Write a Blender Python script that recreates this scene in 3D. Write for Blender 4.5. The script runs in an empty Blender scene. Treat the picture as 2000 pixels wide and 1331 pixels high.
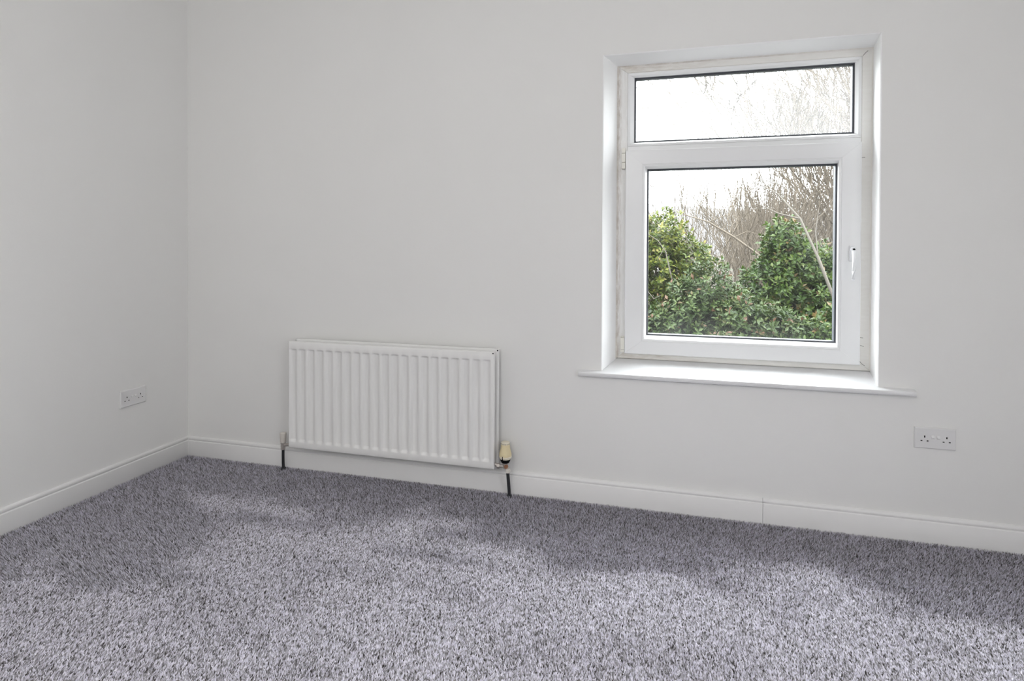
import bpy, math, random
import numpy as np
from mathutils import Vector, Matrix

PI = math.pi
random.seed(7)
rng = np.random.default_rng(7)
scene = bpy.context.scene
COL = scene.collection

# ------------------------------------------------------------------ camera
F_PX, PPY = 1120.907, 496.993            # focal length and principal row of the 2000x1331 picture
cam_d = bpy.data.cameras.new('camera')
cam = bpy.data.objects.new('camera', cam_d)
COL.objects.link(cam)
cam_d.sensor_fit = 'HORIZONTAL'
cam_d.sensor_width = 36.0
cam_d.lens = F_PX / 2000.0 * 36.0
cam_d.shift_y = -(665.5 - PPY) / 2000.0
cam_d.clip_start = 0.05
cam_d.clip_end = 2000
cam.matrix_world = (Matrix.Translation((2.65346, -2.70604, 1.18977))
                    @ Matrix.Rotation(0.2612739, 4, 'Z')
                    @ Matrix.Rotation(PI / 2 - 0.0092735, 4, 'X')
                    @ Matrix.Rotation(0.0047182, 4, 'Z'))
scene.camera = cam

# ------------------------------------------------------------------ world, lamps, exposure
world = bpy.data.worlds.new('overcast_sky')
scene.world = world
world.use_nodes = True
wn = world.node_tree.nodes
wn['Background'].inputs[0].default_value = (0.95, 0.975, 1.0, 1)
# standard overcast sky: horizon a third as bright as the zenith, L = Lz (1 + 2 sin elevation) / 3
HORIZON = 9.0
_tc = wn.new('ShaderNodeTexCoord')
_sx = wn.new('ShaderNodeSeparateXYZ')
_mr = wn.new('ShaderNodeMapRange')
_mr.inputs['To Min'].default_value = HORIZON
_mr.inputs['To Max'].default_value = 3.0 * HORIZON
_lk = world.node_tree.links
_lk.new(_tc.outputs['Generated'], _sx.inputs[0])
_lk.new(_sx.outputs['Z'], _mr.inputs['Value'])
_lk.new(_mr.outputs['Result'], wn['Background'].inputs[1])


def lamp(name, kind, loc, energy, color=(1, 1, 1), **kw):
    d = bpy.data.lights.new(name, kind)
    d.energy = energy
    d.color = color
    rot = kw.pop('rot', None)
    for k, v in kw.items():
        setattr(d, k, v)
    o = bpy.data.objects.new(name, d)
    o.location = loc
    if rot:
        o.rotation_euler = rot
    COL.objects.link(o)
    return o


# the room's ceiling lamp, behind the photographer
lamp('ceiling_lamp', 'POINT', (1.9, -3.4, 2.15), 40, (1.0, 0.985, 0.965), shadow_soft_size=0.2)
# added fill light at the right-hand wall, out of view, brightening the left wall
lamp('side_fill_light', 'AREA', (4.735, -3.25, 1.5), 26, (0.97, 0.985, 1.0), shape='RECTANGLE',
     size=1.1, size_y=1.2, rot=(PI / 2, 0, PI / 2))

vs = scene.view_settings
vs.view_transform = 'Standard'
vs.look = 'None'
vs.exposure = 0.0
vs.gamma = 1.0
vs.use_curve_mapping = False
scene.cycles.use_denoising = True
scene.cycles.max_bounces = 10
scene.cycles.diffuse_bounces = 6
scene.cycles.transparent_max_bounces = 24


# ------------------------------------------------------------------ helpers
class NT:
    """small node-tree writer"""

    def __init__(self, name):
        self.m = bpy.data.materials.new(name)
        self.m.use_nodes = True
        self.t = self.m.node_tree
        self.b = self.t.nodes['Principled BSDF']
        self.out = self.t.nodes['Material Output']

    def n(self, kind, **kw):
        o = self.t.nodes.new(kind)
        for k, v in kw.items():
            if k in o.inputs.keys():
                o.inputs[k].default_value = v
            else:
                setattr(o, k, v)
        return o

    def l(self, a, b):
        self.t.links.new(a, b)


def rgba(c):
    return (c[0], c[1], c[2], 1.0)


def mat(name, color, rough=0.5, metal=0.0, spec=0.5, vary=0.03, scale=6.0, bump=0.0, bscale=200.0, detail=4.0):
    """plain procedural material: base colour with slight noise variation and optional fine bump"""
    w = NT(name)
    tc = w.n('ShaderNodeTexCoord')
    no = w.n('ShaderNodeTexNoise', Scale=scale, Detail=detail)
    w.l(tc.outputs['Object'], no.inputs['Vector'])
    mx = w.n('ShaderNodeMix', data_type='RGBA')
    mx.inputs['A'].default_value = rgba([max(0, c * (1 - vary)) for c in color])
    mx.inputs['B'].default_value = rgba([min(1, c * (1 + vary)) for c in color])
    w.l(no.outputs['Fac'], mx.inputs['Factor'])
    w.l(mx.outputs['Result'], w.b.inputs['Base Color'])
    w.b.inputs['Roughness'].default_value = rough
    w.b.inputs['Metallic'].default_value = metal
    w.b.inputs['Specular IOR Level'].default_value = spec
    if bump:
        n2 = w.n('ShaderNodeTexNoise', Scale=bscale, Detail=3.0)
        w.l(tc.outputs['Object'], n2.inputs['Vector'])
        bp = w.n('ShaderNodeBump', Strength=bump, Distance=0.002)
        w.l(n2.outputs['Fac'], bp.inputs['Height'])
        w.l(bp.outputs['Normal'], w.b.inputs['Normal'])
    return w.m


def dirty_mat(name, color, dirt, rough, x0, x1, amount, stretch=(3.0, 1.0, 0.6)):
    """white plastic with brown grime of its own shape, thickest along the edge at x0 and fading to x1"""
    w = NT(name)
    tc = w.n('ShaderNodeTexCoord')
    no = w.n('ShaderNodeTexNoise', Scale=22.0, Detail=6.0, Roughness=0.7)
    mp = w.n('ShaderNodeMapping')
    mp.inputs['Scale'].default_value = stretch
    w.l(tc.outputs['Object'], mp.inputs['Vector'])
    w.l(mp.outputs['Vector'], no.inputs['Vector'])
    sx = w.n('ShaderNodeSeparateXYZ')
    w.l(tc.outputs['Object'], sx.inputs[0])
    mr = w.n('ShaderNodeMapRange')
    mr.inputs['From Min'].default_value = x0
    mr.inputs['From Max'].default_value = x1
    mr.inputs['To Min'].default_value = 1.0
    mr.inputs['To Max'].default_value = 0.12
    w.l(sx.outputs['X'], mr.inputs['Value'])
    cr = w.n('ShaderNodeMapRange')
    cr.inputs['From Min'].default_value = 0.35
    cr.inputs['From Max'].default_value = 0.75
    cr.inputs['To Max'].default_value = amount
    w.l(no.outputs['Fac'], cr.inputs['Value'])
    mu = w.n('ShaderNodeMath', operation='MULTIPLY')
    w.l(mr.outputs['Result'], mu.inputs[0])
    w.l(cr.outputs['Result'], mu.inputs[1])
    mx = w.n('ShaderNodeMix', data_type='RGBA')
    mx.inputs['A'].default_value = rgba(color)
    mx.inputs['B'].default_value = rgba(dirt)
    w.l(mu.outputs[0], mx.inputs['Factor'])
    w.l(mx.outputs['Result'], w.b.inputs['Base Color'])
    w.b.inputs['Roughness'].default_value = rough
    return w.m


def glass_mat(name, haze_lo, haze_hi, scale, low_edge=None):
    """thin window glass: clear, a little mirror, and a film of translucent haze with streaks"""
    w = NT(name)
    t = w.t
    t.nodes.remove(w.b)
    tr = w.n('ShaderNodeBsdfTransparent')
    tr.inputs[0].default_value = (0.97, 0.985, 0.98, 1)
    gl = w.n('ShaderNodeBsdfGlossy', Roughness=0.02)
    geo = w.n('ShaderNodeNewGeometry')
    ior = w.n('ShaderNodeMapRange')                 # same reflection on both faces of the thin sheet
    ior.inputs['To Min'].default_value = 1.33
    ior.inputs['To Max'].default_value = 1.0 / 1.33
    w.l(geo.outputs['Backfacing'], ior.inputs['Value'])
    fr = w.n('ShaderNodeFresnel')
    w.l(ior.outputs['Result'], fr.inputs['IOR'])
    m1 = w.n('ShaderNodeMixShader')
    w.l(fr.outputs[0], m1.inputs[0])
    w.l(tr.outputs[0], m1.inputs[1])
    w.l(gl.outputs[0], m1.inputs[2])
    hz = w.n('ShaderNodeBsdfTranslucent')
    hz.inputs[0].default_value = (0.95, 0.96, 0.97, 1)
    tc = w.n('ShaderNodeTexCoord')
    mp = w.n('ShaderNodeMapping')
    mp.inputs['Scale'].default_value = (1.0, 1.0, 0.35)
    no = w.n('ShaderNodeTexNoise', Scale=scale, Detail=4.0)
    w.l(tc.outputs['Object'], mp.inputs[0])
    w.l(mp.outputs[0], no.inputs['Vector'])
    mr = w.n('ShaderNodeMapRange')
    mr.inputs['From Min'].default_value = 0.3
    mr.inputs['From Max'].default_value = 0.75
    mr.inputs['To Min'].default_value = haze_lo
    mr.inputs['To Max'].default_value = haze_hi
    w.l(no.outputs['Fac'], mr.inputs['Value'])
    fac = mr.outputs['Result']
    if low_edge:
        sx = w.n('ShaderNodeSeparateXYZ')
        w.l(tc.outputs['Object'], sx.inputs[0])
        m2 = w.n('ShaderNodeMapRange')
        m2.inputs['From Min'].default_value = low_edge[0]
        m2.inputs['From Max'].default_value = low_edge[1]
        m2.inputs['To Min'].default_value = low_edge[2]
        m2.inputs['To Max'].default_value = 0.0
        w.l(sx.outputs['Z'], m2.inputs['Value'])
        ad = w.n('ShaderNodeMath', operation='ADD', use_clamp=True)
        mu = w.n('ShaderNodeMath', operation='MULTIPLY')
        w.l(no.outputs['Fac'], mu.inputs[0])
        w.l(m2.outputs['Result'], mu.inputs[1])
        w.l(mu.outputs[0], ad.inputs[0])
        w.l(fac, ad.inputs[1])
        fac = ad.outputs[0]
    ms = w.n('ShaderNodeMixShader')
    w.l(fac, ms.inputs[0])
    w.l(m1.outputs[0], ms.inputs[1])
    w.l(hz.outputs[0], ms.inputs[2])
    w.l(ms.outputs[0], w.out.inputs['Surface'])
    return w.m


def tint_mat(name, stops, rough=0.5, spec=0.3, translucent=0.0, attr='tint'):
    """colour ramp driven by a per-face random attribute"""
    w = NT(name)
    at = w.n('ShaderNodeAttribute', attribute_name=attr)
    cr = w.n('ShaderNodeValToRGB')
    e = cr.color_ramp.elements
    while len(e) < len(stops):
        e.new(0.5)
    for el, (p, c) in zip(e, stops):
        el.position = p
        el.color = rgba(c)
    w.l(at.outputs['Fac'], cr.inputs[0])
    w.l(cr.outputs[0], w.b.inputs['Base Color'])
    w.b.inputs['Roughness'].default_value = rough
    w.b.inputs['Specular IOR Level'].default_value = spec
    if translucent:
        ts = w.n('ShaderNodeBsdfTranslucent')
        w.l(cr.outputs[0], ts.inputs[0])
        ms = w.n('ShaderNodeMixShader')
        ms.inputs[0].default_value = translucent
        w.l(w.b.outputs[0], ms.inputs[1])
        w.l(ts.outputs[0], ms.inputs[2])
        w.l(ms.outputs[0], w.out.inputs['Surface'])
    return w.m


class MB:
    """collects shapes into one mesh"""

    def __init__(self):
        self.v, self.f, self.mi = [], [], []

    def add(self, vs_, fs, mi=0):
        o = len(self.v)
        self.v += [tuple(p) for p in vs_]
        self.f += [tuple(i + o for i in f) for f in fs]
        self.mi += [mi] * len(fs)
        return self

    def box(self, a, b, bev=0.0, mi=0):
        x0, y0, z0 = a
        x1, y1, z1 = b
        if not bev:
            return self.add([(x0, y0, z0), (x1, y0, z0), (x1, y1, z0), (x0, y1, z0), (x0, y0, z1), (x1, y0, z1), (x1, y1, z1), (x0, y1, z1)],
                            [(3, 2, 1, 0), (4, 5, 6, 7), (0, 1, 5, 4), (1, 2, 6, 5), (2, 3, 7, 6), (3, 0, 4, 7)], mi)
        import bmesh
        bm = bmesh.new()
        bmesh.ops.create_cube(bm, size=1.0)
        for v in bm.verts:
            v.co = Vector(((x0 + x1) / 2 + v.co.x * (x1 - x0), (y0 + y1) / 2 + v.co.y * (y1 - y0), (z0 + z1) / 2 + v.co.z * (z1 - z0)))
        bmesh.ops.bevel(bm, geom=bm.edges[:], offset=bev, segments=2, affect='EDGES', profile=0.5)
        bm.verts.index_update()
        self.add([v.co[:] for v in bm.verts], [[v.index for v in f.verts] for f in bm.faces], mi)
        bm.free()
        return self

    def tube(self, pts, rads, n=10, caps=True, mi=0):
        pts = [Vector(p) for p in pts]
        rings = []
        up = Vector((0, 0, 1))
        for i, p in enumerate(pts):
            d = (pts[min(i + 1, len(pts) - 1)] - pts[max(i - 1, 0)]).normalized()
            a = d.cross(up)
            if a.length < 1e-3:
                a = d.cross(Vector((1, 0, 0)))
            a.normalize()
            b = d.cross(a)
            r = rads[i] if hasattr(rads, '__len__') else rads
            rings.append([p + (a * math.cos(2 * PI * k / n) + b * math.sin(2 * PI * k / n)) * r for k in range(n)])
        vv = [q for r in rings for q in r]
        ff = []
        for i in range(len(pts) - 1):
            for k in range(n):
                k2 = (k + 1) % n
                ff.append((i * n + k, i * n + k2, (i + 1) * n + k2, (i + 1) * n + k))
        if caps:
            ff.append(tuple(range(n))[::-1])
            ff.append(tuple((len(pts) - 1) * n + k for k in range(n)))
        return self.add(vv, ff, mi)

    def lathe(self, c, prof, n=24, axis='z', mi=0):
        """prof: list of (radius, height) along the axis"""
        vv, ff = [], []
        for (r, h) in prof:
            for k in range(n):
                a = 2 * PI * k / n
                if axis == 'z':
                    vv.append((c[0] + r * math.cos(a), c[1] + r * math.sin(a), c[2] + h))
                elif axis == 'x':
                    vv.append((c[0] + h, c[1] + r * math.cos(a), c[2] + r * math.sin(a)))
                else:
                    vv.append((c[0] + r * math.cos(a), c[1] + h, c[2] + r * math.sin(a)))
        for i in range(len(prof) - 1):
            for k in range(n):
                k2 = (k + 1) % n
                ff.append((i * n + k, i * n + k2, (i + 1) * n + k2, (i + 1) * n + k))
        ff.append(tuple(range(n))[::-1])
        ff.append(tuple((len(prof) - 1) * n + k for k in range(n)))
        return self.add(vv, ff, mi)

    def prism(self, prof, path_fn, mi=0):
        """prof: closed list of 2-D points; path_fn(t, p) -> 3-D for t in (0, 1)"""
        n = len(prof)
        vv = [path_fn(0, p) for p in prof] + [path_fn(1, p) for p in prof]
        ff = [(k, (k + 1) % n, n + (k + 1) % n, n + k) for k in range(n)]
        ff += [tuple(range(n))[::-1], tuple(range(n, 2 * n))]
        return self.add(vv, ff, mi)

    def build(self, name, mats, parent=None, smooth=None):
        me = bpy.data.meshes.new(name)
        me.from_pydata(self.v, [], self.f)
        if not isinstance(mats, (list, tuple)):
            mats = [mats]
        for m in mats:
            me.materials.append(m)
        if any(self.mi):
            me.polygons.foreach_set('material_index', self.mi)
        import bmesh
        bm = bmesh.new()
        bm.from_mesh(me)
        bmesh.ops.recalc_face_normals(bm, faces=bm.faces[:])
        bm.to_mesh(me)
        bm.free()
        if smooth:
            me.polygons.foreach_set('use_smooth', [True] * len(me.polygons))
            me.set_sharp_from_angle(angle=math.radians(smooth))
        me.update()
        return link(name, me, parent)


def link(name, data, parent=None):
    o = bpy.data.objects.new(name, data)
    COL.objects.link(o)
    if parent is not None:
        o.parent = parent
        o.matrix_parent_inverse = Matrix.Translation(parent.location).inverted() if parent.location.length else Matrix()
    return o


def empty(name, loc=(0, 0, 0)):
    o = bpy.data.objects.new(name, None)
    o.empty_display_size = 0.1
    o.location = loc
    COL.objects.link(o)
    return o


def tag(o, label=None, cat=None, group=None, kind=None):
    if label:
        o['label'] = label
    if cat:
        o['category'] = cat
    if group:
        o['group'] = group
    if kind:
        o['kind'] = kind
    return o


def fast_mesh(name, verts, faces_flat, loop_tot, material, parent=None, tint=None, smooth=False):
    """large mesh straight from numpy arrays; tint is a per-face float"""
    me = bpy.data.meshes.new(name)
    nv, nf = len(verts), len(loop_tot)
    me.vertices.add(nv)
    me.vertices.foreach_set('co', np.ascontiguousarray(verts, dtype=np.float32).ravel())
    me.loops.add(len(faces_flat))
    me.loops.foreach_set('vertex_index', np.ascontiguousarray(faces_flat, dtype=np.int32))
    me.polygons.add(nf)
    st = np.concatenate([[0], np.cumsum(loop_tot)[:-1]]).astype(np.int32)
    me.polygons.foreach_set('loop_start', st)
    me.update(calc_edges=True)
    if smooth:
        me.polygons.foreach_set('use_smooth', np.ones(nf, dtype=bool))
    else:
        me.polygons.foreach_set('use_smooth', np.zeros(nf, dtype=bool))
    me.materials.append(material)
    if tint is not None:
        a = me.attributes.new('tint', 'FLOAT', 'FACE')
        a.data.foreach_set('value', np.ascontiguousarray(tint, dtype=np.float32))
    me.validate()
    return link(name, me, parent)


def vnoise(x, y, freq, seed):
    """smooth value noise 0..1 on numpy arrays"""
    r = np.random.default_rng(seed)
    g = r.random((64, 64))
    xx, yy = np.asarray(x) * freq + 17.3, np.asarray(y) * freq + 9.1
    xi, yi = np.floor(xx).astype(int), np.floor(yy).astype(int)
    fx, fy = xx - xi, yy - yi
    fx, fy = fx * fx * (3 - 2 * fx), fy * fy * (3 - 2 * fy)
    a = g[xi % 64, yi % 64]
    b = g[(xi + 1) % 64, yi % 64]
    c = g[xi % 64, (yi + 1) % 64]
    d = g[(xi + 1) % 64, (yi + 1) % 64]
    return (a * (1 - fx) + b * fx) * (1 - fy) + (c * (1 - fx) + d * fx) * fy


# ------------------------------------------------------------------ materials
M = {}
M['wall'] = mat('matt_off_white_emulsion', (0.81, 0.806, 0.793), 0.85, spec=0.2, vary=0.02, scale=1.3, bump=0.12, bscale=90)
M['reveal'] = mat('white_emulsion', (0.89, 0.89, 0.89), 0.7, spec=0.3, vary=0.015, bump=0.08, bscale=70)
M['sill'] = mat('white_gloss_paint', (0.76, 0.76, 0.77), 0.32, vary=0.012, bump=0.04, bscale=40)
M['skirting'] = mat('white_satin_paint', (0.82, 0.815, 0.81), 0.4, vary=0.025, scale=9, bump=0.05, bscale=60)
M['upvc'] = mat('white_plastic_frame', (0.82, 0.825, 0.83), 0.3, vary=0.015)
M['upvc_dirty'] = dirty_mat('grubby_white_plastic', (0.82, 0.82, 0.81), (0.30, 0.225, 0.165), 0.4, 2.422, 2.446, 1.4)
M['upvc_bottom'] = dirty_mat('grubby_white_plastic_bottom', (0.80, 0.79, 0.76), (0.34, 0.26, 0.18), 0.45, 2.42, 2.95, 0.75, (0.5, 1.0, 3.0))
M['caulk'] = dirty_mat('yellowed_sealant', (0.80, 0.78, 0.74), (0.30, 0.23, 0.17), 0.7, 2.2, 3.6, 0.9, (0.6, 1.0, 0.6))
M['gasket'] = mat('black_rubber_seal', (0.040, 0.044, 0.056), 0.5, vary=0.2)
M['black'] = mat('black_hole', (0.006, 0.006, 0.007), 0.9, spec=0.1, vary=0.1)
M['hinge'] = mat('aged_cream_plastic', (0.76, 0.74, 0.68), 0.4)
M['handle'] = mat('glossy_white_handle', (0.84, 0.85, 0.87), 0.18)
M['radiator'] = mat('white_radiator_enamel', (0.83, 0.825, 0.815), 0.35, vary=0.015)
M['socket'] = mat('white_socket_plastic', (0.75, 0.745, 0.745), 0.28, vary=0.01)
M['pipe'] = mat('dark_painted_pipe', (0.035, 0.036, 0.040), 0.45, vary=0.3, scale=60)
M['cream'] = mat('yellowed_cream_plastic', (0.78, 0.67, 0.42), 0.35, vary=0.05, scale=40)
M['creamlight'] = mat('pale_cream_plastic', (0.82, 0.76, 0.62), 0.4)
M['chrome'] = mat('tarnished_valve_metal', (0.52, 0.48, 0.45), 0.38, metal=0.6, vary=0.25, scale=90)
M['copper'] = mat('copper_brown_nut', (0.42, 0.21, 0.12), 0.4, metal=0.5, vary=0.2, scale=90)
M['capwhite'] = mat('grubby_white_cap', (0.70, 0.66, 0.61), 0.45, vary=0.12, scale=60)
M['glass_top'] = glass_mat('hazy_window_glass', 0.048, 0.062, 3.0)  # slightly uneven translucent haze mixed in over the whole upper pane
M['glass_low'] = glass_mat('streaky_window_glass', 0.0, 0.002, 5.0, (0.776, 0.90, 0.010))
M['scratch'] = mat('dark_hairline', (0.07, 0.06, 0.06), 0.8)
M['masonry'] = mat('rendered_outer_wall', (0.5, 0.47, 0.43), 0.9, vary=0.1, scale=8)
M['ceiling'] = mat('white_ceiling_paint', (0.84, 0.84, 0.83), 0.9, spec=0.2)

# carpet: base cloth (between the tufts) and the pile
w = NT('grey_carpet_backing')
tc = w.n('ShaderNodeTexCoord')
no = w.n('ShaderNodeTexNoise', Scale=260.0, Detail=2.0)
w.l(tc.outputs['Object'], no.inputs['Vector'])
cr = w.n('ShaderNodeValToRGB')
cr.color_ramp.elements[0].position = 0.35
cr.color_ramp.elements[0].color = (0.055, 0.050, 0.047, 1)
cr.color_ramp.elements[1].position = 0.65
cr.color_ramp.elements[1].color = (0.34, 0.32, 0.32, 1)
w.l(no.outputs['Fac'], cr.inputs[0])
w.l(cr.outputs[0], w.b.inputs['Base Color'])
w.b.inputs['Roughness'].default_value = 0.95
w.b.inputs['Specular IOR Level'].default_value = 0.1
M['carpet'] = w.m
M['pile'] = tint_mat('flecked_grey_carpet_pile', [(0.0, (0.060, 0.054, 0.052)), (0.4, (0.44, 0.425, 0.455)), (0.75, (0.79, 0.765, 0.87)), (1.0, (0.92, 0.895, 0.975))], 0.95, 0.08)

# ------------------------------------------------------------------ room shell
RX1, RY0, RH = 4.75, -4.25, 2.80       # right wall, rear wall, ceiling height
# opening in the back wall
OX0, OX1, OZ0, OZ1 = 2.3703, 3.5125, 0.590, 2.094
FX0, FX1, FZ0, FZ1 = 2.424, 3.528, 0.658, 2.081     # outer edge of the window frame, at depth FY
FY, WT = 0.14, 0.31                                  # frame face depth, wall thickness


def ring_rects():
    c = 0.004
    return [((OX0 - c, OZ0 - c, OX1 + c, OZ1 + c), 0.0), ((OX0, OZ0, OX1, OZ1), c),
            ((FX0, OZ0 + 0.01, FX1, FZ1), FY), ((FX0, FZ0 - 0.03, FX1, FZ1), WT)]


def rect_pts(r, y):
    return [(r[0], y, r[1]), (r[2], y, r[1]), (r[2], y, r[3]), (r[0], y, r[3])]


mb = MB()
out_f = (-0.3, -0.3, RX1 + 0.3, RH + 0.3)
rr = [(out_f, 0.0)] + ring_rects() + [(out_f, WT)]
vv = []
for r, y in rr:
    vv += rect_pts(r, y)
for i in range(len(rr) - 1):
    for k in range(4):
        k2 = (k + 1) % 4
        mi = 0 if i == 0 else (1 if i in (1, 2, 3) else 2)
        o = len(mb.v)
        mb.add([vv[i * 4 + k], vv[i * 4 + k2], vv[(i + 1) * 4 + k2], vv[(i + 1) * 4 + k]], [(0, 1, 2, 3)], mi)
for k in range(4):
    k2 = (k + 1) % 4
    n = len(rr) - 1
    mb.add([vv[n * 4 + k], vv[n * 4 + k2], vv[k2], vv[k]], [(0, 1, 2, 3)], 2)
me = bpy.data.meshes.new('wall_back')
me.from_pydata(mb.v, [], mb.f)
for m_ in ('wall', 'reveal', 'masonry'):
    me.materials.append(M[m_])
me.polygons.foreach_set('material_index', mb.mi)
import bmesh
bm = bmesh.new()
bm.from_mesh(me)
bmesh.ops.remove_doubles(bm, verts=bm.verts[:], dist=1e-5)
bmesh.ops.recalc_face_normals(bm, faces=bm.faces[:])
bm.to_mesh(me)
bm.free()
tag(link('wall_back', me), 'off-white painted wall with the window and the radiator', kind='structure')

tag(MB().box((-0.30, RY0, -0.3), (0.0, 0.0, RH + 0.3)).build('wall_left', [M['wall']]), 'bare off-white side wall with one low socket', kind='structure')
tag(MB().box((RX1, RY0, -0.3), (RX1 + 0.3, 0.0, RH + 0.3)).build('wall_right', [M['wall']]), kind='structure')
tag(MB().box((-0.30, RY0 - 0.3, -0.3), (RX1 + 0.3, RY0, RH + 0.3)).build('wall_rear', [M['wall']]), kind='structure')
tag(MB().box((0, RY0, RH), (RX1, 0.0, RH + 0.25)).build('ceiling', [M['ceiling']]), kind='structure')
floor = MB().box((0, RY0, -0.25), (RX1, 0.0, -0.010)).build('floor', [M['carpet']])
tag(floor, 'flecked grey fitted carpet', kind='structure')

# carpet pile: one small leaning tuft per stitch, tips at floor level; nap lean and height shaped to shade a strip along the walls
PX0, PX1, PY0, PY1, SP = 0.012, 4.30, -2.05, -0.012, 0.0044
gx, gy = np.meshgrid(np.arange(PX0, PX1, SP), np.arange(PY0, PY1, SP))
gx = gx.ravel() + rng.uniform(-0.4, 0.4, gx.size) * SP
gy = gy.ravel() + rng.uniform(-0.4, 0.4, gy.size) * SP
# the strip along the left that the picture cannot see further than y=-1.6 stays; drop what is far outside the view
keep = (gy > -0.95 - 0.30 * np.maximum(0, 3.4 - gx)) & (gy < -0.012) & (gx > 0.012)
gx, gy = gx[keep], gy[keep]
# the rest of the room, out of the picture: the same pile in coarser stitches
SPB = 0.0085
bx, by = np.meshgrid(np.arange(0.014, RX1 - 0.01, SPB), np.arange(RY0 + 0.02, -0.012, SPB))
bx = bx.ravel() + rng.uniform(-0.4, 0.4, bx.size) * SPB
by = by.ravel() + rng.uniform(-0.4, 0.4, by.size) * SPB
inside = (by > -0.95 - 0.30 * np.maximum(0, 3.4 - bx)) & (bx < PX1) & (by > PY0)
bx, by = bx[~inside], by[~inside]
coarse = np.concatenate([np.ones(gx.size), np.full(bx.size, SPB / SP)])
gx, gy = np.concatenate([gx, bx]), np.concatenate([gy, by])
nt = gx.size
# nap: shade put into the shape, tall thin tufts lean roomward along the walls
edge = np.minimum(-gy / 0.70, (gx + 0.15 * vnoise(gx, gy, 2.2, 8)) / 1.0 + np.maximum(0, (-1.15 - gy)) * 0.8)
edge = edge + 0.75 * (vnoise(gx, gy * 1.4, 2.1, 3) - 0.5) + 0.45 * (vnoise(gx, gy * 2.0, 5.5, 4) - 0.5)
nap_light = np.clip((edge - 0.58) / 0.42, 0, 1)
nap_light = nap_light * nap_light * (3 - 2 * nap_light)
nap_light = np.clip(nap_light - 0.35 * np.clip(vnoise(gx, gy * 2.2, 3.4, 6) - 0.62, 0, 1) / 0.38, 0, 1)
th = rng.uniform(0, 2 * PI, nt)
lean_dir = np.where(rng.random(nt) < 0.02 + 0.94 * nap_light, PI / 2, -PI / 2) + 0.5 * (vnoise(gx, gy, 0.9, 5) - 0.5) + rng.normal(0, 0.55, nt)
lean = (0.0074 - 0.0022 * nap_light) * rng.uniform(0.5, 1.4, nt)
hz = rng.uniform(0.0115, 0.0155, nt) * (1.0 - 0.53 * nap_light)
rad = rng.uniform(0.0014, 0.0022, nt) * (1.0 + 0.80 * nap_light) * coarse
V = np.zeros((nt, 4, 3), np.float32)
for k in range(3):
    V[:, k, 0] = gx + rad * np.cos(th + k * 2 * PI / 3)
    V[:, k, 1] = gy + rad * np.sin(th + k * 2 * PI / 3)
    V[:, k, 2] = -0.0105
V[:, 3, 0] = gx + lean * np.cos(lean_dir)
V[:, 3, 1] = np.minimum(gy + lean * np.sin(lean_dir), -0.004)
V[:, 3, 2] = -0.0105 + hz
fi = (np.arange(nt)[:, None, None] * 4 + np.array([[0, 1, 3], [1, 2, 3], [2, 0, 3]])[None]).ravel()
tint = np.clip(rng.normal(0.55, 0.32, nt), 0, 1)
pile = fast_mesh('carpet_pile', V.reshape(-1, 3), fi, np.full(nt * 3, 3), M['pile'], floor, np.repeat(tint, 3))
pile['kind'] = 'stuff'

# ------------------------------------------------------------------ skirting boards
SK_PROF = [(0.0, 0.0), (0.016, 0.0), (0.016, 0.0805), (0.0150, 0.0822), (0.0112, 0.0845), (0.0112, 0.0872), (0.0132, 0.0892),
           (0.0136, 0.0935), (0.0118, 0.0985), (0.0075, 0.1028), (0.0030, 0.1050), (0.0, 0.1050)]


def skirt_b(x0, x1, dy=0.0, dz=0.0):
    return lambda t, p: ((x0, x1)[t] if t else x0 + (p[0] if x0 < 0.05 else 0.0), -(p[0] + (dy if p[0] > 0 else 0)), p[1] * (1 + dz) - 0.01 * (p[1] == 0))


bb = tag(empty('baseboard_back', (0, 0, 0)), 'white moulded skirting along the window wall', kind='structure')
for (x0, x1, dy, dz) in ((0.0, 0.6545, 0, 0), (0.656, 1.9205, -0.0015, -0.02), (1.922, 3.0705, 0.001, 0.01), (3.072, RX1, 0, 0)):
    MB().prism(SK_PROF, skirt_b(x0, x1, dy, dz)).build('skirting_board', M['skirting'], bb, smooth=50)
bl = tag(empty('baseboard_left', (0, 0, 0)), 'white moulded skirting along the side wall', kind='structure')
MB().prism(SK_PROF, lambda t, p: (p[0], (RY0, -p[0])[t], p[1] - 0.01 * (p[1] == 0))).build('skirting_board', M['skirting'], bl, smooth=50)

# ------------------------------------------------------------------ window
win = tag(empty('window_1', (2.976, FY, FZ0)), 'white plastic casement window with a fixed light above and grubby left edge', kind='structure')


def mitre_bar(profile, side, gap=0.0005):
    """profile: closed list of (rect, y); side 0 bottom, 1 right, 2 top, 3 left"""
    mb_ = MB()
    a, b = [], []
    for r, y in profile:
        p = rect_pts(r, y)
        q0, q1 = Vector(p[side]), Vector(p[(side + 1) % 4])
        d = (q1 - q0).normalized() * gap
        a.append(q0 + d)
        b.append(q1 - d)
    n_ = len(a)
    mb_.add(a + b, [(k, (k + 1) % n_, n_ + (k + 1) % n_, n_ + k) for k in range(n_)] + [tuple(range(n_))[::-1], tuple(range(n_, 2 * n_))])
    return mb_


def inset(r, d):
    return (r[0] + d, r[1] + d, r[2] - d, r[3] - d)


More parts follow.
